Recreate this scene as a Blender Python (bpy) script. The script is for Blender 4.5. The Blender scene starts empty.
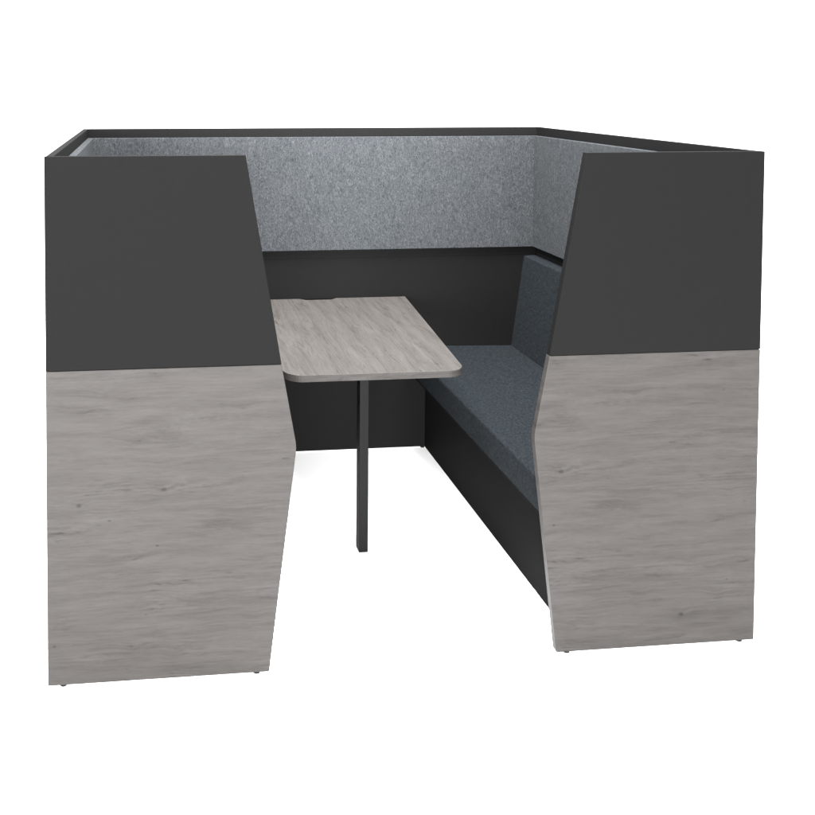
import bpy, bmesh, math
from mathutils import Vector, Matrix

sc = bpy.context.scene
col = sc.collection
# ------------------------------------------------------------------ sizes (metres)
W, H, D = 2.0, 1.408, 1.4131          # outer width, height, depth of the booth
SEAM = .8438                          # where oak meets charcoal on the front panels
TF = .0215                            # front panel thickness
M, R = .0033, .0187                   # side wall inset, wall thickness
TAU = .0225                           # felt thickness
ZF, Z1, Z0 = 1.3714, .8828, .8465     # felt top, felt bottom, underside of middle rail
XL, XR, YB = M + R, W - M - R, 1.3967 # inner faces of the walls
FLOOR = -.006

# ------------------------------------------------------------------ materials
def nm(name):
    m = bpy.data.materials.new(name); m.use_nodes = True
    nt = m.node_tree; b = nt.nodes['Principled BSDF']
    return m, nt, b

def N(nt, t, **kw):
    n = nt.nodes.new(t)
    for k, v in kw.items():
        if k in n.inputs: n.inputs[k].default_value = v
        else: setattr(n, k, v)
    return n

def math_n(nt, op, a, b=None, c=None, clamp=False):
    n = nt.nodes.new('ShaderNodeMath'); n.operation = op; n.use_clamp = clamp
    for i, v in enumerate((a, b, c)):
        if v is None: continue
        if isinstance(v, (int, float)): n.inputs[i].default_value = v
        else: nt.links.new(v, n.inputs[i])
    return n.outputs[0]

def noise(nt, vec, scale, detail=3, rough=.55, dist=0):
    n = N(nt, 'ShaderNodeTexNoise'); n.inputs['Scale'].default_value = scale
    n.inputs['Detail'].default_value = detail; n.inputs['Roughness'].default_value = rough
    n.inputs['Distortion'].default_value = dist
    nt.links.new(vec, n.inputs['Vector']); return n.outputs['Fac']

def ramp(nt, fac, stops):
    n = nt.nodes.new('ShaderNodeValToRGB')
    e = n.color_ramp.elements
    while len(e) < len(stops): e.new(.5)
    for i, (p, c) in enumerate(stops):
        e[i].position = p; e[i].color = (*c, 1) if isinstance(c, tuple) else (c, c, c, 1)
    nt.links.new(fac, n.inputs[0]); return n.outputs[0]

def vec(nt, x, y, z=0.0):
    n = nt.nodes.new('ShaderNodeCombineXYZ')
    for i, v in enumerate((x, y, z)):
        if isinstance(v, (int, float)): n.inputs[i].default_value = v
        else: nt.links.new(v, n.inputs[i])
    return n.outputs[0]

def xyz(nt):
    t = nt.nodes.new('ShaderNodeTexCoord'); s = nt.nodes.new('ShaderNodeSeparateXYZ')
    nt.links.new(t.outputs['Object'], s.inputs[0]); return s.outputs, t.outputs['Object']

def oak(name, along, across, offs=(0, 0), gain=1.0):
    """grey oak decor: grain runs along one axis, cathedrals and small knots"""
    m, nt, b = nm(name)
    s, obj = xyz(nt)
    u = math_n(nt, 'ADD', s[along], offs[0]); v = math_n(nt, 'ADD', s[across], offs[1])
    # soft warp of the grain
    w1 = noise(nt, vec(nt, math_n(nt, 'MULTIPLY', u, 2.2), math_n(nt, 'MULTIPLY', v, 9)), 1, 2, .5)
    w2 = noise(nt, vec(nt, math_n(nt, 'MULTIPLY', u, 9), math_n(nt, 'MULTIPLY', v, 22), 3.1), 1, 2, .5)
    # knots
    vo = N(nt, 'ShaderNodeTexVoronoi'); vo.inputs['Scale'].default_value = 1; vo.inputs['Randomness'].default_value = .95
    nt.links.new(vec(nt, math_n(nt, 'MULTIPLY', u, 8.5), math_n(nt, 'MULTIPLY', v, 12)), vo.inputs['Vector'])
    kd = vo.outputs['Distance']
    sep = nt.nodes.new('ShaderNodeSeparateColor'); nt.links.new(vo.outputs['Color'], sep.inputs[0])
    kmask = ramp(nt, sep.outputs[0], [(.25, 0.0), (.60, 1.0)])
    v2 = N(nt, 'ShaderNodeTexVoronoi'); v2.inputs['Scale'].default_value = 1; v2.inputs['Randomness'].default_value = 1
    nt.links.new(vec(nt, math_n(nt, 'MULTIPLY', u, 17), math_n(nt, 'MULTIPLY', v, 27), 4), v2.inputs['Vector'])
    sp2 = nt.nodes.new('ShaderNodeSeparateColor'); nt.links.new(v2.outputs['Color'], sp2.inputs[0])
    pin = math_n(nt, 'MULTIPLY', ramp(nt, v2.outputs['Distance'], [(.05, 1.0), (.10, 0.0)]), ramp(nt, sp2.outputs[1], [(.66, 0.0), (.90, 1.0)]))
    core = math_n(nt, 'MULTIPLY', ramp(nt, kd, [(.03, 1.0), (.085, 0.0)]), kmask)
    halo = math_n(nt, 'MULTIPLY', ramp(nt, kd, [(0, 1.0), (.34, 0.0)]), kmask)
    vw = math_n(nt, 'ADD', v, math_n(nt, 'MULTIPLY', w1, .026))
    vw = math_n(nt, 'ADD', vw, math_n(nt, 'MULTIPLY', w2, .012))
    vw = math_n(nt, 'ADD', vw, math_n(nt, 'MULTIPLY', halo, .013))
    # broad tone bands, fine streaks, rings
    broad = noise(nt, vec(nt, math_n(nt, 'MULTIPLY', u, 3.2), math_n(nt, 'MULTIPLY', vw, 34)), 1, 6, .68, .1)
    streak = noise(nt, vec(nt, math_n(nt, 'MULTIPLY', u, 9), math_n(nt, 'MULTIPLY', vw, 190), 5), 1, 5, .72, .5)
    ringn = noise(nt, vec(nt, math_n(nt, 'MULTIPLY', u, .9), math_n(nt, 'MULTIPLY', vw, 11), 8), 1, 1, .5)
    ring = math_n(nt, 'SINE', math_n(nt, 'MULTIPLY', ringn, 95))
    zone = ramp(nt, noise(nt, vec(nt, math_n(nt, 'MULTIPLY', u, 4.5), math_n(nt, 'MULTIPLY', v, 16), 12), 1, 2, .5), [(.50, 0.0), (.66, 1.0)])
    fig = noise(nt, vec(nt, math_n(nt, 'MULTIPLY', u, 24), math_n(nt, 'MULTIPLY', v, 70), 17), 1, 3, .65, 1.8)
    ring = math_n(nt, 'MULTIPLY_ADD', math_n(nt, 'SUBTRACT', fig, .5), 5.5, ring)
    ring = math_n(nt, 'MULTIPLY', ring, zone)
    pore = noise(nt, vec(nt, math_n(nt, 'MULTIPLY', u, 40), math_n(nt, 'MULTIPLY', vw, 380), 2), 1, 3, .7)
    t = math_n(nt, 'MULTIPLY_ADD', math_n(nt, 'SUBTRACT', broad, .5), 1.1, .52)
    t = math_n(nt, 'MULTIPLY_ADD', math_n(nt, 'SUBTRACT', streak, .5), .8, t)
    t = math_n(nt, 'MULTIPLY_ADD', ring, .12, t)
    t = math_n(nt, 'MULTIPLY_ADD', math_n(nt, 'SUBTRACT', pore, .5), .5, t)
    fl = noise(nt, vec(nt, math_n(nt, 'MULTIPLY', u, 16), math_n(nt, 'MULTIPLY', vw, 75), 21), 1, 3, .6)
    fl = math_n(nt, 'MULTIPLY', ramp(nt, fl, [(.60, 0.0), (.74, 1.0)]), zone)       # short dark flecks inside the figured zones
    t = math_n(nt, 'MULTIPLY_ADD', fl, -.55, t)
    t = math_n(nt, 'MULTIPLY_ADD', pin, -.55, t)
    t = math_n(nt, 'MULTIPLY_ADD', core, -.62, t)
    t = math_n(nt, 'MULTIPLY_ADD', halo, -.10, t, clamp=True)
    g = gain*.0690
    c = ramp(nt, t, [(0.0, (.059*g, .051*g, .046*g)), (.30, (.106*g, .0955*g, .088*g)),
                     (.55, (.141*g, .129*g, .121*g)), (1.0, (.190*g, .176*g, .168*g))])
    nt.links.new(c, b.inputs['Base Color'])
    b.inputs['Roughness'].default_value = .55; b.inputs['Specular IOR Level'].default_value = .05
    bp = N(nt, 'ShaderNodeBump', Strength=.12, Distance=.0006)
    nt.links.new(streak, bp.inputs['Height']); nt.links.new(bp.outputs[0], b.inputs['Normal'])
    return m

def charcoal(name, c, rough=.62, spec=.006):
    m, nt, b = nm(name)
    s, obj = xyz(nt)
    f = noise(nt, obj, 900, 2)
    k = ramp(nt, f, [(.3, tuple(x*.965 for x in c)), (.7, tuple(x*1.035 for x in c))])
    nt.links.new(k, b.inputs['Base Color'])
    b.inputs['Roughness'].default_value = rough; b.inputs['Specular IOR Level'].default_value = spec
    bp = N(nt, 'ShaderNodeBump', Strength=.06, Distance=.0003)
    nt.links.new(f, bp.inputs['Height']); nt.links.new(bp.outputs[0], b.inputs['Normal'])
    return m

def felt(name):
    m, nt, b = nm(name)
    s, obj = xyz(nt)
    st = vec(nt, math_n(nt, 'MULTIPLY', s[0], 2.1), math_n(nt, 'MULTIPLY', s[1], 2.1), s[2])
    a = noise(nt, st, 44, 3, .62, 2.2)       # wool flecks, slightly upright
    f = noise(nt, st, 170, 3, .7, .8)       # fibres
    br = noise(nt, obj, 9, 2, .5)
    t = math_n(nt, 'MULTIPLY_ADD', math_n(nt, 'SUBTRACT', a, .5), 1.45, .54)
    t = math_n(nt, 'MULTIPLY_ADD', math_n(nt, 'SUBTRACT', f, .5), 1.1, t)
    t = math_n(nt, 'MULTIPLY_ADD', math_n(nt, 'SUBTRACT', br, .5), .10, t, clamp=True)
    c = ramp(nt, t, [(.12, tuple(.165*q for q in (.024, .027, .031))), (.42, tuple(.18*q for q in (.048, .053, .058))), (.66, tuple(.18*q for q in (.070, .075, .080))), (.95, tuple(.18*q for q in (.110, .115, .120)))])
    nt.links.new(c, b.inputs['Base Color'])
    b.inputs['Roughness'].default_value = .95; b.inputs['Specular IOR Level'].default_value = .02
    bp = N(nt, 'ShaderNodeBump', Strength=.35, Distance=.0015)
    nt.links.new(t, bp.inputs['Height']); nt.links.new(bp.outputs[0], b.inputs['Normal'])
    return m

def tweed(name, k=.100):
    m, nt, b = nm(name)
    s, obj = xyz(nt)
    a = noise(nt, obj, 120, 2, .6, .5); f = noise(nt, obj, 330, 2, .7)
    t = math_n(nt, 'MULTIPLY_ADD', math_n(nt, 'SUBTRACT', a, .5), .9, .5)
    t = math_n(nt, 'MULTIPLY_ADD', math_n(nt, 'SUBTRACT', f, .5), 1.2, t, clamp=True)
    c = ramp(nt, t, [(.12, (.010*k, .014*k, .017*k)), (.5, (.030*k, .037*k, .043*k)), (.88, (.066*k, .077*k, .087*k))])
    nt.links.new(c, b.inputs['Base Color'])
    b.inputs['Roughness'].default_value = .95; b.inputs['Specular IOR Level'].default_value = .02
    bp = N(nt, 'ShaderNodeBump', Strength=.4, Distance=.001)
    nt.links.new(t, bp.inputs['Height']); nt.links.new(bp.outputs[0], b.inputs['Normal'])
    return m

OAKL = oak('grey_oak_panel', 0, 2)
OAKR = oak('grey_oak_panel_second_cut', 0, 2, (-1.205 + .1, .0))
OAKT = oak('grey_oak_tabletop_lit', 1, 0, (4.3, 2.2), 1.68)  # same oak as the panels, light from above put into its colour
EDGE = oak('grey_oak_edge_band', 0, 2, (.6, .31))
DARK = charcoal('charcoal_laminate', (.00205, .00205, .00205))
RAIL = charcoal('charcoal_edge_rail', (.0024, .0024, .0024))
METAL = charcoal('black_powder_coat', (.0015, .0015, .0015), .45, .02)
PLAST = charcoal('black_plastic', (.002, .002, .002), .4, .05)
FELT = felt('grey_wool_felt')
TWEED = tweed('navy_tweed')
m, nt, b = nm('white_studio_floor'); WHITE = m
s, obj = xyz(nt)
nt.links.new(ramp(nt, noise(nt, obj, 3, 2), [(.3, .93), (.7, .95)]), b.inputs['Base Color'])
b.inputs['Roughness'].default_value = .9; b.inputs['Specular IOR Level'].default_value = .05

# ------------------------------------------------------------------ mesh helpers
def tag(o, label=None, cat=None, group=None, kind=None):
    if label: o['label'] = label
    if cat: o['category'] = cat
    if group: o['group'] = group
    if kind: o['kind'] = kind
    return o

def empty(name, loc):
    o = bpy.data.objects.new(name, None); o.empty_display_size = .1
    col.objects.link(o); o.location = loc; return o

def link(name, bm, mat, parent=None, bevel=0, seg=2, smooth=False):
    me = bpy.data.meshes.new(name)
    bmesh.ops.recalc_face_normals(bm, faces=bm.faces[:])
    bm.to_mesh(me); bm.free(); me.materials.append(mat)
    o = bpy.data.objects.new(name, me); col.objects.link(o)
    if smooth: me.polygons.foreach_set('use_smooth', [True]*len(me.polygons))
    if bevel:
        bv = o.modifiers.new('bevel', 'BEVEL'); bv.width = bevel; bv.segments = seg
        bv.limit_method = 'ANGLE'; bv.angle_limit = math.radians(50)
    if parent:
        o.parent = parent                      # meshes are written in scene coordinates
        if parent.type == 'EMPTY': o.matrix_parent_inverse = Matrix.Translation(-parent.location)
    return o

def add_box(bm, x0, x1, y0, y1, z0, z1):
    v = [bm.verts.new((x, y, z)) for z in (z0, z1) for y in (y0, y1) for x in (x0, x1)]
    for f in ((0, 1, 3, 2), (4, 5, 7, 6), (0, 1, 5, 4), (2, 3, 7, 6), (0, 2, 6, 4), (1, 3, 7, 5)):
        bm.faces.new([v[i] for i in f])

def box(*a):
    bm = bmesh.new(); add_box(bm, *a); return bm

def prism(pts, axis, a, b):
    """closed outline pts (2-D) swept from a to b along 'y' (pts = x,z) or 'z' (pts = x,y)"""
    bm = bmesh.new()
    f = (lambda p, t: (p[0], t, p[1])) if axis == 'y' else (lambda p, t: (p[0], p[1], t))
    A = [bm.verts.new(f(p, a)) for p in pts]; B = [bm.verts.new(f(p, b)) for p in pts]
    bm.faces.new(A); bm.faces.new(B[::-1])
    for i in range(len(pts)):
        j = (i+1) % len(pts); bm.faces.new((A[i], A[j], B[j], B[i]))
    return bm

def fillet(pts, radii, n=8):
    out = []
    for i, p in enumerate(pts):
        r = radii[i]
        if not r: out.append(p); continue
        P = Vector(p); a = (Vector(pts[i-1])-P).normalized(); c = (Vector(pts[(i+1) % len(pts)])-P).normalized()
        half = a.angle(c)/2; d = r/math.tan(half)
        cen = P + (a+c).normalized()*(r/math.sin(half))
        s0 = P+a*d-cen; s1 = P+c*d-cen
        a0 = math.atan2(s0.y, s0.x); a1 = math.atan2(s1.y, s1.x); da = (a1-a0+math.pi) % (2*math.pi)-math.pi
        for k in range(n+1):
            t = a0+da*k/n; out.append((cen.x+r*math.cos(t), cen.y+r*math.sin(t)))
    return out

def cyl(cx, cy, r, z0, z1, n=20):
    return prism([(cx+r*math.cos(2*math.pi*k/n), cy+r*math.sin(2*math.pi*k/n)) for k in range(n)], 'z', z0, z1)

# ------------------------------------------------------------------ the booth
booth = empty('meeting_booth', (W/2, D/2, FLOOR))
tag(booth, 'high-walled meeting booth with charcoal and grey oak angled front panels and grey felt lining', 'booth')
A, K, ZK, B, C = .5265, .6660, .6185, .5930, .6245

def mir(pts, left):
    return pts if left else [(W-x, z) for x, z in pts]

for left in (True, False):
    low = fillet([(0, 0), (B, 0), (K, ZK), (C, SEAM-.0006), (0, SEAM-.0006)], [0, .004, .12, 0, 0])
    p = link('oak_front_panel', prism(mir(low, left), 'y', 0, TF), OAKL if left else OAKR, booth, .0012)
    up = [(0, SEAM+.0006), (C-.0002, SEAM+.0006), (A, H), (0, H)]
    link('charcoal_front_panel', prism(mir(up, left), 'y', 0, TF), DARK, booth, .0012)
    for fx in (.040, B-.034):
        x = fx if left else W-fx
        link('levelling_foot', cyl(x, TF/2, .0095, FLOOR, .001), PLAST, booth, .001)

def rbox(name, mat, parent, *a, bevel=.0008):
    return link(name, box(*a), mat, parent, bevel)

for left in (True, False):
    f = (lambda a, b: (a, b)) if left else (lambda a, b: (W-b, W-a))
    # board: full height, stepped back a little behind the rails and the felt
    wb = bmesh.new()
    x0, x1 = f(M, XL-.0015)
    add_box(wb, x0, x1, TF+.0004, D-.0006, 0, ZF)
    wall = link('side_wall', wb, DARK, booth, .0008)
    x0, x1 = f(M-.0008, XL); rbox('top_rail', RAIL, wall, x0, x1, TF+.0006, D, ZF+.0004, H)
    x0, x1 = f(XL-.004, XL); rbox('middle_rail', RAIL, wall, x0, x1, TF+.0006, YB-.0004+.002, Z0, Z1)
    x0, x1 = f(XL-.001, XL+TAU); rbox('felt_panel', FELT, wall, x0, x1, TF+.001, YB-TAU-.0006, Z1+.0004, ZF-.0004, bevel=.0015)
    for y in (.12, D-.06):
        x = f(M+.009, M+.009)[0]
        link('levelling_foot', cyl(x, y, .0085, FLOOR, .001), PLAST, wall, .001)

wall = link('back_wall', box(XL-.0012, XR+.0012, YB+.0015, D-.0008, 0, ZF), DARK, booth, .0008)
rbox('top_rail', RAIL, wall, XL+.0004, XR-.0004, YB, D, ZF+.0004, H)
rbox('middle_rail', RAIL, wall, XL+.0006, XR-.0006, YB, YB+.005, Z0, Z1)
rbox('felt_panel', FELT, wall, XL+.0006, XR-.0006, YB-TAU, YB+.001, Z1+.0004, ZF-.0004, bevel=.0015)
for x in (.54, 1.4740):
    link('levelling_foot', cyl(x, YB+.010, .0095, FLOOR, .001), PLAST, wall, .001)

# ------------------------------------------------------------------ table
ZT, TT = .6703, .0225
table = empty('booth_table', (1.0, .9, FLOOR))
tag(table, 'grey oak wall-fixed table with rounded front corners on a single black post', 'table')
yf = .414
o2 = [(1.3876, YB-.001), (1.08, YB-.001), (1.055, YB-.024), (.945, YB-.024), (.92, YB-.001), (2-1.3876, YB-.001), (2-1.2933, yf), (1.2933, yf)]
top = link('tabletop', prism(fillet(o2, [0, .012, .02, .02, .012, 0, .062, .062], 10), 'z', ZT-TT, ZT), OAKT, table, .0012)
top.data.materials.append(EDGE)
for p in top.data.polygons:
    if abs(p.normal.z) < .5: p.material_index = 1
link('leg', box(.9840, 1.0153, .5775, .6186, FLOOR, ZT-TT), METAL, table, .0016, 3)
link('mounting_plate', box(.94, 1.06, .53, .67, ZT-TT-.004, ZT-TT-.0003), METAL, table, .001)

# ------------------------------------------------------------------ benches
XB, XC, ZC, ZS, ZS2 = 1.4815, 1.3958, .3528, .4524, .4415
def bench(left, label):
    ms = (lambda x: W-x) if left else (lambda x: x)
    root = empty('bench_seat', (ms(1.7), .75, FLOOR))
    tag(root, label, 'bench', 'benches facing each other across the booth table')
    y0, y1 = TF+.0012, YB-.0004
    def rb(a, b): return (min(ms(a), ms(b)), max(ms(a), ms(b)))
    x0, x1 = rb(XB, XB+.019)
    link('base_panel', box(x0, x1, y0, y1+.0002, 0, ZC-.0185), DARK, root, .0006)
    x0, x1 = rb(XC+.012, XR-.003)
    link('seat_board', box(x0, x1, y0, y1, ZC-.018, ZC-.0006), DARK, root, .0006)
    # cushion profile in x,z, swept through the booth's depth
    cu = [(XC, ZC), (1.874, ZC), (1.874, ZS2), (XC+.0, ZS)]
    cu = [(ms(x), z) for x, z in fillet(cu, [.006, .004, .006, .009], 5)]
    c = link('seat_cushion', prism(cu, 'y', y0+.001, y1-.001), TWEED, root, .004, 3)
    bk = [(1.8745, ZC+.002), (XR-.001, ZC+.002), (XR-.001, Z0-.003), (1.9240, Z0-.006), (1.8700, ZS2)]
    bk = [(ms(x), z) for x, z in bk]
    link('backrest', prism(bk, 'y', y0+.001, y1-.001), TWEED, root, .004, 3)
    return root
bench(False, 'navy tweed bench seat with sloped backrest on a charcoal base, right of the table')
bench(True, 'navy tweed bench seat hidden behind the left front panel, left of the table')

# ------------------------------------------------------------------ floor
fl = link('floor', box(-60, 60, -60, 60, FLOOR-.05, FLOOR), WHITE)
tag(fl, kind='structure')

# ------------------------------------------------------------------ light
w = bpy.data.worlds.new('World'); sc.world = w; w.use_nodes = True
bg = w.node_tree.nodes['Background']
bg.inputs[0].default_value = (1, 1, 1, 1); bg.inputs[1].default_value = 1.35

def sun(name, e, ang, direction):
    l = bpy.data.lights.new(name, 'SUN'); l.energy = e; l.angle = math.radians(ang)
    o = bpy.data.objects.new(name, l); col.objects.link(o)
    o.rotation_euler = Vector(direction).to_track_quat('-Z', 'Y').to_euler(); return o
def fill_light(name, power, sx, sy, loc, target):
    l = bpy.data.lights.new(name, 'AREA'); l.shape = 'RECTANGLE'; l.size = sx; l.size_y = sy; l.energy = power
    o = bpy.data.objects.new(name, l); col.objects.link(o); o.location = loc
    o.rotation_euler = (Vector(target)-Vector(loc)).to_track_quat('-Z', 'Y').to_euler(); return o
fill_light('overhead_fill', 520, 2.0, 1.2, (1.0, .45, 2.95), (1.0, .72, 0))  # added unseen lamp, brightens tabletop, seats and inner floor through the open top
fill_light('side_fill', 2000, 4.0, 2.0, (-4.6, -8.5, 1.4), (1.4, .8, .5))  # added unseen lamp, lifts the bench base and right-hand felt
fill_light('front_fill', 7300, 7.0, 1.8, (.1, -12.0, 1.3), (1.1, 1.0, .4))  # added unseen lamp behind the camera, lifts inner walls and floor under the table

# ------------------------------------------------------------------ camera (solved from the photograph; shifted lens)
f, cx, cy = 873.58, 232.68, 116.79
yaw, pitch, roll = .098774, .037545, .00048
fwd = Vector((math.sin(yaw)*math.cos(pitch), math.cos(yaw)*math.cos(pitch), -math.sin(pitch)))
right = Vector((math.cos(yaw), -math.sin(yaw), 0)); up = right.cross(fwd)
r2 = math.cos(roll)*right+math.sin(roll)*up; u2 = -math.sin(roll)*right+math.cos(roll)*up
cam = bpy.data.cameras.new('camera'); co = bpy.data.objects.new('camera', cam); col.objects.link(co)
mt = Matrix((r2, u2, -fwd)).transposed().to_4x4(); mt.translation = Vector((.26417, -2.29715, 1.59719))
co.matrix_world = mt
cam.sensor_width = 36; cam.lens = f/815*36
cam.shift_x = (407.5-cx)/815; cam.shift_y = (cy-407.5)/815
cam.clip_start = .05; cam.clip_end = 500
sc.camera = co

sc.render.engine = 'CYCLES'
sc.cycles.max_bounces = 8; sc.cycles.diffuse_bounces = 5
sc.view_settings.view_transform = 'Standard'; sc.view_settings.look = 'None'
sc.view_settings.exposure = 1.3; sc.view_settings.gamma = 1
sc.render.resolution_x = sc.render.resolution_y = 1024
